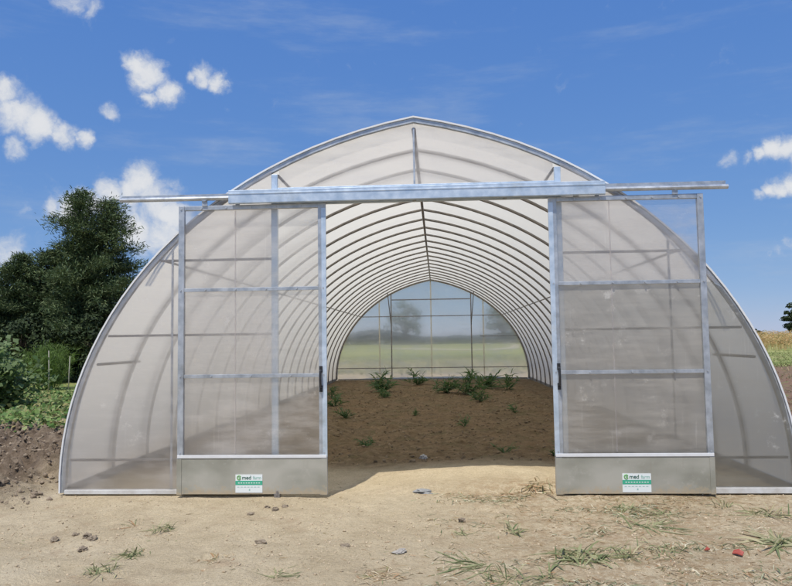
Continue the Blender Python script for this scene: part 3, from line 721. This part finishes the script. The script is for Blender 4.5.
T(1.28, -2.22, 'dense grey green clump of long leaves in the right foreground', 46, (.16, .34), (.014, .026), .10, .0, .7, lean=(-.3, 0, 0))
T(1.62, -2.12, 'wispy green tuft between the dense clump and the long flat leaves', 34, (.12, .28), (.008, .016), .09, .1, .9)
T(1.95, -2.02, 'thin upright tuft right of the dense foreground clump', 20, (.1, .2), (.008, .014), .08, .2, 1.)
T(2.02, -.72, 'short curled tuft in front of the right sticker', 26, (.08, .18), (.01, .02), .06)
T(2.30, -.86, 'pale sprawling tuft under the right edge of the right door', 26, (.1, .2), (.008, .016), .08, .05, .6)
T(2.05, -1.30, 'long flat pair of grey green leaves below the right door', 16, (.25, .45), (.014, .026), .08, .0, .2, lean=(.9, .1, 0))
T(2.95, -1.88, 'thick leaved green tuft at the right edge, lower one', 34, (.2, .42), (.018, .034), .08, .0, .55, lean=(.2, 0, 0))
T(3.25, -.95, 'pale tuft with upright stems at the right edge, upper one', 28, (.1, .3), (.008, .016), .08, .1, 1.)
T(3.0, -.55, 'dark thin stem tuft beside the right sill', 10, (.15, .3), (.008, .012), .05, .5, 1.)
T(1.32, .12, 'dry straw tuft against the foot of the right door', 34, (.1, .32), (.010, .02), .10, .2, 1., mat=M_straw)
T(1.05, -.15, 'sprawling dry litter clump left of the right door', 44, (.08, .24), (.008, .016), .09, .0, .5, mat=M_straw)
T(.98, -2.62, 'upright blue green sprig at the bottom edge right of centre', 8, (.12, .24), (.010, .018), .03, .2, 1.)
T(-.18, -2.62, 'reddish dry clump at the bottom edge left of centre', 50, (.06, .15), (.006, .012), .08, .0, .6, mat=M_straw)

# weeds in the tunnel
wd = [(-2.42, 10.2, .42, 30, 'large green weed by the left ribs, upper of two beside the door edge'), (-1.75, 7.3, .34, 34, 'green weed low beside the left door edge'),
      (-1.52, 14.6, .62, 60, 'broad green weed near the rear wall, left of the left rear post'), (-1.30, 12.2, .38, 30, 'green weed just in front of the broad left rear one'),
      (-.52, 17.6, .55, 46, 'round green weed near the rear wall between the posts'), (.48, 13.6, .62, 46, 'tall dark green weed right of the middle of the rear wall'),
      (1.12, 13.2, .66, 50, 'tallest green weed in the row, right of the middle'), (1.38, 10.9, .42, 34, 'green weed standing in front of the tallest one'),
      (1.72, 15.6, .78, 40, 'upright green weed just right of the right rear post'), (2.42, 14.9, .62, 24, 'thin greyish weed near the right ribs'),
      (1.97, 8.3, .34, 16, 'small lone green weed in the right middle of the soil'), (-.92, 3.5, .26, 26, 'spiky dark weed in the left middle of the soil'),
      (-.28, 7.7, .26, 14, 'faint thin weed left of the centre of the soil'), (.73, 5.9, .30, 14, 'dark spindly weed in the centre of the soil'),
      (1.17, 2.5, .24, 14, 'small dark weed near the sunlit edge on the right'), (1.85, 2.4, .28, 16, 'dark sprawling weed beside the right door foot inside'),
      (-2.9, 12.8, .4, 24, 'green weed close to the far left ribs')]
for x, y, h, n, lb in wd:
    h *= 1.12 if y > 9 else .95; z = float(ground_h(x, y)); t = empty('weed', (x, y, z - .01)); tag(t, lb, 'weed', 'weeds growing inside the greenhouse')
    st = MB(); Pq = []; Nq = []
    for i in range(max(5, n // 3)):
        d = rdir(1, .35, 1.)[0]; top = d * h * rng.uniform(.5, 1.0); top[2] = abs(top[2])
        st.tube([(0, 0, 0), tuple(top * .5 + [0, 0, .02]), tuple(top)], .007, 4, r2=.003)
        for k in range(10): u = rng.uniform(.2, 1.); Pq.append(top * u); Nq.append(rdir(1, -.1, .9)[0] + d * .4)
    st.build('stems', M_weed, t)
    Pq = np.array(Pq); V, F = blades(Pq, np.array(Nq), rng.uniform(.3, .62, len(Pq)) * h, rng.uniform(.06, .12, len(Pq)) * h, .35, 2)
    np_mesh('leaves', V, F, M_weed, t)

# litter of straw and leaf scraps on the bare ground (right-hand half mostly)
def lit_mask(x, y): return np.clip((.08 + .92 * ss(x + .5 * fbm(x, y, 2, 90), -.2, 1.4)) * (.07 + 2.2 * np.clip(fbm(x * 1.9, y * 2.6, 3, 91) - .05, 0, 1)), 0, 1)
Pl = scatter(34000, -3.8, 5, -3.2, .0, lit_mask)
P3 = np.stack([Pl[:, 0], Pl[:, 1], ground_h(Pl[:, 0], Pl[:, 1]) + .004], 1)
D = rdir(len(P3), -.02, .3)
V, F = blades(P3, D, rng.uniform(.015, .10, len(P3)) * rng.uniform(.5, 1.1, len(P3)), rng.uniform(.004, .015, len(P3)), .25, 2)
V[:, 2] = np.maximum(V[:, 2], ground_h(V[:, 0], V[:, 1]) + .002)
tag(np_mesh('straw_litter', V, F, M_straw), 'scattered straw and dry leaf scraps on the bare sandy ground', 'straw', kind='stuff')

# green and bleached leaf scraps blown into drifts on the right
Pl = scatter(26000, -.6, 5, -3.2, .1, lambda x, y: np.clip(ss(x, -.2, 1.6) * 3.2 * np.clip(fbm(x * 1.5 + 4, y * 3.2, 3, 93) + .02, 0, 1), 0, 1))
P3 = np.stack([Pl[:, 0], Pl[:, 1], ground_h(Pl[:, 0], Pl[:, 1]) + .004], 1)
V, F = blades(P3, rdir(len(P3), -.02, .6), rng.uniform(.03, .14, len(P3)), rng.uniform(.006, .017, len(P3)), .5, 3)
V[:, 2] = np.maximum(V[:, 2], ground_h(V[:, 0], V[:, 1]) + .003)
tag(np_mesh('leaf_litter', V, F, foliage('leaf_litter_mix', [(.09, .12, .05), (.30, .33, .19), (.74, .68, .50), (.36, .19, .09), (.16, .19, .09), (.60, .50, .32)], .2)), 'drifts of torn grass and bleached leaves on the ground at the right', 'litter', kind='stuff')
# clods and stones
M_clod = principled('dry_clod', (.24, .185, .125), .95, var=(22, (.36, .29, .21)), bump=(60, 1., .02))
M_stone = principled('grey_stone', (.22, .22, .21), .85, var=(18, (.32, .32, .31)), bump=(40, .5, .005))
M_pale = principled('pale_stone', (.42, .40, .37), .85, var=(18, (.54, .52, .49)), bump=(40, .5, .005))
def rock(name, x, y, s, mat, label=None, cat=None, group=None, flat=.65, seed=None, join=None):
    bm = bmesh.new(); bmesh.ops.create_icosphere(bm, subdivisions=3, radius=1)
    sd = rng.uniform(0, 50, 3)
    for v in bm.verts:
        p = np.array(v.co); d = 1 + .10 * rng.normal() + .85 * float(vn(np.array(p[0] * 1.7 + sd[0] + p[2] * 1.3), np.array(p[1] * 1.7 + sd[1] - p[2]))) + .35 * float(vn(np.array(p[0] * 4 + sd[2] + p[2] * 3), np.array(p[1] * 4 + p[2] * 2)))
        v.co = v.co * d
        q = .85 if cat == 'clod' else 1.; v.co.x *= s[0] * q; v.co.y *= s[1] * q; v.co.z *= s[2] * flat * q
    me = bpy.data.meshes.new(name); bm.to_mesh(me); bm.free(); me.materials.append(mat)
    o = bpy.data.objects.new(name, me); C.objects.link(o); o.location = (x, y, float(ground_h(x, y)) + s[2] * flat * .35); o.rotation_euler = (0, 0, rng.uniform(0, 6))
    tag(o, label, cat, group); return o
CG = 'clods on the sandy ground'
for x, y, s, lb in [(-3.10, -1.77, (.045, .04, .045), 'dark clod farthest left of the foreground clods'), (-2.86, -1.68, (.06, .05, .06), 'larger dark clod right of the farthest left one'),
                    (-2.78, -1.74, (.05, .04, .045), 'clod touching the larger dark clod'), (-2.72, -2.02, (.05, .035, .035), 'flat dark clod in front of the clod pair'),
                    (-3.0, -1.6, (.03, .03, .03), 'little clod behind the left clods'),
                    (-1.53, -.60, (.035, .03, .03), 'small clod under the left sticker, left of its heap'), (-1.44, -.66, (.045, .035, .03), 'clod in the heap under the left sticker'),
                    (-1.36, -.56, (.04, .035, .035), 'clod at the right of the heap under the left sticker'), (-1.41, -.78, (.035, .03, .025), 'front clod of the heap under the left sticker'),
                    (-1.62, -.90, (.035, .028, .028), 'lone dark clod left of the sticker heap'), (-1.28, -1.84, (.055, .04, .035), 'crumbly clod left of centre in the foreground'),
                    (-.55, -1.95, (.05, .035, .025), 'dark clod beside the pale scrap at centre'), (.42, -1.18, (.035, .035, .045), 'dark round clod right of centre'),
                    (-.15, 1.95, (.05, .05, .03), 'dark clod next to the pale stone in the tunnel mouth')]:
    rock('clod', x, y, s, M_clod, lb, 'clod', CG)
rock('stone', .03, .04, (.115, .06, .035), M_stone, 'flat grey stone lying in the open doorway', 'stone')
rock('stone', .0, 2.17, (.055, .05, .06), M_pale, 'pale stone at the edge of the shade inside the doorway', 'stone')
rock('stone', -.10, -2.08, (.07, .04, .022), M_rock_dull, 'pale grey flat stone in the centre foreground', 'stone')
# red scraps
def scrap(x, y, pts, label):
    z = float(ground_h(x, y)); b = MB(); n = len(pts)
    b.add([(px * .7, py * .8, .006 + pz) for px, py, pz in pts] + [(px * .7, py * .8, .012 + pz) for px, py, pz in pts], [tuple(range(n)), tuple(range(2 * n - 1, n - 1, -1))] + [(i, (i + 1) % n, n + (i + 1) % n, n + i) for i in range(n)])
    o = b.build('red_scrap', bpy.data.materials.get('red_scrap_plastic') or principled('red_scrap_plastic', (.34, .06, .04), .6)); o.location = (x, y, z); tag(o, label, 'scrap', 'red scraps on the ground')
scrap(2.50, -2.10, [(-.05, .02, 0), (-.02, -.03, .01), (.03, -.045, .0), (.055, -.03, .02), (.02, .01, .035), (-.02, .04, .02)], 'bright red scrap, right one of the two on the sand')
scrap(2.30, -2.02, [(-.03, .0, 0), (.0, -.03, .01), (.03, -.01, .01), (.01, .02, .02)], 'smaller red scrap, left one of the two on the sand')
# crumbly clods of the bank: uncountable
vs = []; fs = []; bm = bmesh.new(); bmesh.ops.create_icosphere(bm, subdivisions=1, radius=1); bv = np.array([v.co[:] for v in bm.verts]); bf = np.array([[v.index for v in f.verts] for f in bm.faces]); bm.free()
def crumbs(name, Pb, smin, smax, power, mat, label, cat, sink=.25, rough=.26):
    vs = []; fs = []; gz = ground_h(Pb[:, 0], Pb[:, 1])
    for i, (x, y) in enumerate(Pb):
        s = rng.random() ** power * (smax - smin) + smin
        d = 1 + rough * rng.normal(size=(len(bv), 1)) + .6 * (vn(bv[:, 0] * 1.5 + i * 1.7 + bv[:, 2], bv[:, 1] * 1.5 + i * .9 - bv[:, 2], 3))[:, None]
        v = bv * d * s * rng.uniform(.6, 1.35, 3) * np.array([1, 1, .8]); a = rng.uniform(0, 6.3); c_, s_ = math.cos(a), math.sin(a)
        v = v @ np.array([[c_, -s_, 0], [s_, c_, 0], [0, 0, 1]]); v += [x, y, 0]; v[:, 2] += gz[i] + s * sink
        vs.append(v); fs.append(bf + i * len(bv))
    tag(np_mesh(name, np.concatenate(vs), np.concatenate(fs), mat), label, cat, kind='stuff')
M_crumb = principled('crumbly_earth', (.15, .11, .075), .95, var=(9, (.36, .285, .20)), bump=(40, .7, .01))
crumbs('earth_crumbs', np.concatenate([scatter(9000, -8, -4.05, -1.1, 4.0, lambda x, y: bank_mask(x, y) ** .5 * (.35 + 1.3 * np.clip(fbm(x * 2, y * 2, 2, 95) + .2, 0, 1))),
    scatter(500, -5.2, -3.9, -1.0, .1, lambda x, y: np.full(len(x), .06)), scatter(1500, 4.6, 10, 2.5, 18, lambda x, y: bank2_mask(x, y) * .7)]),
    .006, .036, 3, M_crumb, 'crumbled earth and clods covering the lumpy banks beside the greenhouse', 'earth crumbs', rough=.30)
crumbs('soil_crumbs', scatter(5200, -3.3, 3.3, 1.7, 16, lambda x, y: np.full(len(x), .8)), .008, .035, 3,
    principled('dark_soil_crumb', (.10, .07, .04), .95, var=(5, (.34, .25, .15))), 'small dark crumbs of soil on the shaded bed inside the greenhouse', 'soil crumbs', sink=.1)
crumbs('sand_grit', scatter(13000, -4, 5, -3.3, .9, lambda x, y: np.clip(.15 + 1.2 * fbm(x * .9, y * .9, 3, 96) + .3, 0, 1) * (.35 + .65 * ss(-y, -1., 1.5))), .0025, .013, 3,
    principled('sandy_grit', (.40, .31, .20), .95, var=(11, (.62, .50, .34))), 'coarse grit and crumbs of dry sand on the bare ground', 'grit', sink=.2)

# ------------------------------------------------------------------ camera
F_, cx, cy, cz, ya, pi_, ro = 696.11, .2197, -7.7152, 1.6679, .0574, .066, -.0139
fw = Vector((-math.sin(ya) * math.cos(pi_), math.cos(ya) * math.cos(pi_), math.sin(pi_)))
rt = Vector((math.cos(ya), math.sin(ya), 0)); up = rt.cross(fw)
r2 = rt * math.cos(ro) + up * math.sin(ro); u2 = -rt * math.sin(ro) + up * math.cos(ro)
cam = bpy.data.cameras.new('camera'); co = bpy.data.objects.new('camera', cam); C.objects.link(co)
co.matrix_world = Matrix(((r2.x, u2.x, -fw.x, cx), (r2.y, u2.y, -fw.y, cy), (r2.z, u2.z, -fw.z, cz), (0, 0, 0, 1)))
cam.sensor_width = 36; cam.lens = 36 * F_ / 792; cam.clip_start = .05; cam.clip_end = 9000
sc.camera = co

# ------------------------------------------------------------------ light
EL = math.radians(64); tv = Vector((.283, .959, 0)).normalized()
sun_dir = Vector((-tv.x * math.cos(EL), -tv.y * math.cos(EL), math.sin(EL)))
sl = bpy.data.lights.new('sun', 'SUN'); sl.energy = 4.2; sl.angle = math.radians(.53); sl.color = (1, .955, .88)
so = bpy.data.objects.new('sun', sl); C.objects.link(so); so.rotation_euler = sun_dir.to_track_quat('Z', 'Y').to_euler()

w = bpy.data.worlds.new('World'); sc.world = w; w.use_nodes = True
nt = w.node_tree; nt.nodes.clear(); N = nt.nodes.new; Lk = nt.links.new
out = N('ShaderNodeOutputWorld'); bg = N('ShaderNodeBackground'); bc = N('ShaderNodeBackground'); mx = N('ShaderNodeMixShader')
sky = N('ShaderNodeTexSky'); sky.sky_type = 'NISHITA'; sky.sun_disc = False; sky.sun_elevation = EL; sky.sun_rotation = math.atan2(sun_dir.x, sun_dir.y)
sky.air_density = .7; sky.dust_density = 0; sky.ozone_density = 6; sky.altitude = 0
sep = N('ShaderNodeSeparateColor'); com = N('ShaderNodeCombineColor'); Lk(sky.outputs[0], sep.inputs[0])
for i, (gm, k) in enumerate(((.68, 1.0), (.46, 1.66), (.18, 3.98))):     # even out the steep brightening towards the horizon
    p_ = N('ShaderNodeMath'); p_.operation = 'POWER'; Lk(sep.outputs[i], p_.inputs[0]); p_.inputs[1].default_value = gm
    q_ = N('ShaderNodeMath'); q_.operation = 'MULTIPLY'; Lk(p_.outputs[0], q_.inputs[0]); q_.inputs[1].default_value = k; Lk(q_.outputs[0], com.inputs[i])
bg.inputs[1].default_value = .12; Lk(com.outputs[0], bg.inputs[0])
tc = N('ShaderNodeTexCoord')
nz = N('ShaderNodeTexNoise'); nz.inputs['Scale'].default_value = 14; nz.inputs['Detail'].default_value = 9; nz.inputs['Roughness'].default_value = .6; Lk(tc.outputs['Generated'], nz.inputs['Vector'])
sub = N('ShaderNodeVectorMath'); sub.operation = 'SUBTRACT'; Lk(nz.outputs['Color'], sub.inputs[0]); sub.inputs[1].default_value = (.5, .5, .5)
scl = N('ShaderNodeVectorMath'); scl.operation = 'SCALE'; Lk(sub.outputs[0], scl.inputs[0]); scl.inputs['Scale'].default_value = .060
wp = N('ShaderNodeVectorMath'); wp.operation = 'ADD'; Lk(tc.outputs['Generated'], wp.inputs[0]); Lk(scl.outputs[0], wp.inputs[1])
clouds = [[-0.3653, 0.8626, 0.3501, 0.0322, 1], [-0.3474, 0.8782, 0.3286, 0.0241, 1], [-0.3765, 0.8545, 0.3579, 0.0209, 1], [-0.3658, 0.8741, 0.3197, 0.0177, 0.9], [-0.2994, 0.8865, 0.353, 0.0225, 0.95], [-0.2795, 0.8965, 0.3438, 0.0177, 0.95], [-0.3155, 0.8823, 0.3492, 0.0145, 0.8], [-0.5082, 0.8141, 0.2809, 0.0386, 1], [-0.486, 0.8311, 0.2703, 0.0306, 1], [-0.4659, 0.844, 0.2659, 0.0209, 1], [-0.4476, 0.8542, 0.2644, 0.0145, 0.9], [-0.5133, 0.8237, 0.241, 0.0209, 0.8], [-0.5181, 0.7987, 0.3059, 0.0274, 0.9], [-0.4152, 0.86, 0.2967, 0.0145, 0.7], [-0.3892, 0.8966, 0.2112, 0.0386, 1], [-0.3719, 0.9083, 0.1915, 0.0418, 1], [-0.3514, 0.9199, 0.174, 0.0354, 1], [-0.4065, 0.8932, 0.1921, 0.0322, 1], [-0.4331, 0.8805, 0.1928, 0.029, 1], [-0.4532, 0.8728, 0.1812, 0.029, 0.9], [-0.4728, 0.8647, 0.1697, 0.0322, 0.9], [-0.4912, 0.8551, 0.1658, 0.0225, 0.8], [-0.3662, 0.9193, 0.1441, 0.0418, 0.9], [-0.336, 0.9315, 0.1396, 0.0322, 0.7], [-0.401, 0.9032, 0.1533, 0.0483, 0.9], [-0.429, 0.8898, 0.1558, 0.0354, 0.7], [-0.5369, 0.835, 0.1203, 0.0274, 0.85], [-0.5219, 0.8362, 0.1682, 0.0129, 0.45], [-0.5157, 0.8493, 0.1128, 0.0145, 0.4], [-0.4393, 0.795, 0.4184, 0.029, 0.5], [-0.4182, 0.8074, 0.4161, 0.0209, 0.45], [0.3934, 0.8921, 0.2224, 0.0129, 0.6], [0.4055, 0.8855, 0.2267, 0.0161, 0.9], [0.4193, 0.8781, 0.2306, 0.0225, 1], [0.436, 0.8706, 0.228, 0.0241, 1], [0.4508, 0.8654, 0.2187, 0.0225, 1], [0.3691, 0.9022, 0.2232, 0.0145, 0.4], [0.4129, 0.8941, 0.1737, 0.0129, 0.8], [0.4248, 0.8875, 0.1783, 0.0177, 1], [0.4384, 0.8803, 0.1815, 0.0209, 1], [0.4517, 0.8731, 0.1833, 0.0209, 1], [0.4323, 0.8954, 0.1061, 0.0113, 0.55], [0.4441, 0.8898, 0.1051, 0.0129, 0.6], [0.4203, 0.9012, 0.1058, 0.008, 0.4],
          [.60, .78, .20, .09, 1], [.75, .62, .14, .08, 1], [-.66, .74, .22, .08, 1], [-.8, .55, .2, .10, 1], [.2, -.9, .3, .12, 1], [-.5, -.8, .25, .12, 1], [.9, -.3, .25, .1, 1]]
acc = None
def mth(op, a, b, clamp=False):
    m = N('ShaderNodeMath'); m.operation = op; m.use_clamp = clamp
    for i, v in enumerate((a, b)):
        if isinstance(v, (int, float)): m.inputs[i].default_value = v
        else: Lk(v, m.inputs[i])
    return m.outputs[0]
for x, y, z, r, amp in clouds:
    l = math.sqrt(x * x + y * y + z * z)
    d = N('ShaderNodeVectorMath'); d.operation = 'DISTANCE'; Lk(wp.outputs[0], d.inputs[0]); d.inputs[1].default_value = (x / l, y / l, z / l)
    mr = N('ShaderNodeMapRange'); mr.interpolation_type = 'SMOOTHSTEP'; Lk(d.outputs['Value'], mr.inputs[0])
    mr.inputs[1].default_value = r * 1.3; mr.inputs[2].default_value = r * .1; mr.inputs[3].default_value = 0; mr.inputs[4].default_value = amp
    acc = mr.outputs[0] if acc is None else mth('MAXIMUM', acc, mr.outputs[0])
n2 = N('ShaderNodeTexNoise'); n2.inputs['Scale'].default_value = 34; n2.inputs['Detail'].default_value = 8; n2.inputs['Roughness'].default_value = .62; Lk(wp.outputs[0], n2.inputs['Vector'])
dens = mth('ADD', mth('MULTIPLY', acc, 1.4), mth('MULTIPLY', mth('SUBTRACT', n2.outputs['Fac'], .60), 1.9))
mr = N('ShaderNodeMapRange'); mr.interpolation_type = 'SMOOTHSTEP'; Lk(dens, mr.inputs[0]); mr.inputs[1].default_value = .0; mr.inputs[2].default_value = 1.15; mr.inputs[4].default_value = .95
# faint high wisps
mp = N('ShaderNodeMapping'); mp.inputs['Scale'].default_value = (1.6, 1.6, 9); Lk(tc.outputs['Generated'], mp.inputs['Vector'])
n3 = N('ShaderNodeTexNoise'); n3.inputs['Scale'].default_value = 2.2; n3.inputs['Detail'].default_value = 7; n3.inputs['Roughness'].default_value = .62; Lk(mp.outputs[0], n3.inputs['Vector'])
ws = N('ShaderNodeMapRange'); ws.interpolation_type = 'SMOOTHSTEP'; Lk(n3.outputs['Fac'], ws.inputs[0]); ws.inputs[1].default_value = .50; ws.inputs[2].default_value = .82; ws.inputs[4].default_value = .42
mask = mth('MAXIMUM', mr.outputs[0], ws.outputs[0])
cr = N('ShaderNodeValToRGB'); cr.color_ramp.elements[0].position = .25; cr.color_ramp.elements[0].color = (.42, .52, .68, 1); cr.color_ramp.elements[1].position = .85; cr.color_ramp.elements[1].color = (.84, .85, .87, 1)
Lk(mth('ADD', mth('MULTIPLY', acc, .55), mth('MULTIPLY', n2.outputs['Fac'], .55)), cr.inputs[0]); Lk(cr.outputs[0], bc.inputs[0]); bc.inputs[1].default_value = .92
Lk(mask, mx.inputs[0]); Lk(bg.outputs[0], mx.inputs[1]); Lk(bc.outputs[0], mx.inputs[2]); Lk(mx.outputs[0], out.inputs[0])

# ------------------------------------------------------------------ render settings
vs_ = sc.view_settings; sc.display_settings.display_device = 'sRGB'
vs_.view_transform = 'Standard'; vs_.look = 'None'; vs_.exposure = 0; vs_.gamma = 1; vs_.use_curve_mapping = False
cyc = sc.cycles
cyc.use_denoising = True; cyc.use_adaptive_sampling = True; cyc.adaptive_threshold = .015; cyc.max_bounces = 10; cyc.diffuse_bounces = 5; cyc.transmission_bounces = 8; cyc.transparent_max_bounces = 16; cyc.glossy_bounces = 3
cyc.caustics_refractive = True; cyc.sample_clamp_indirect = 6
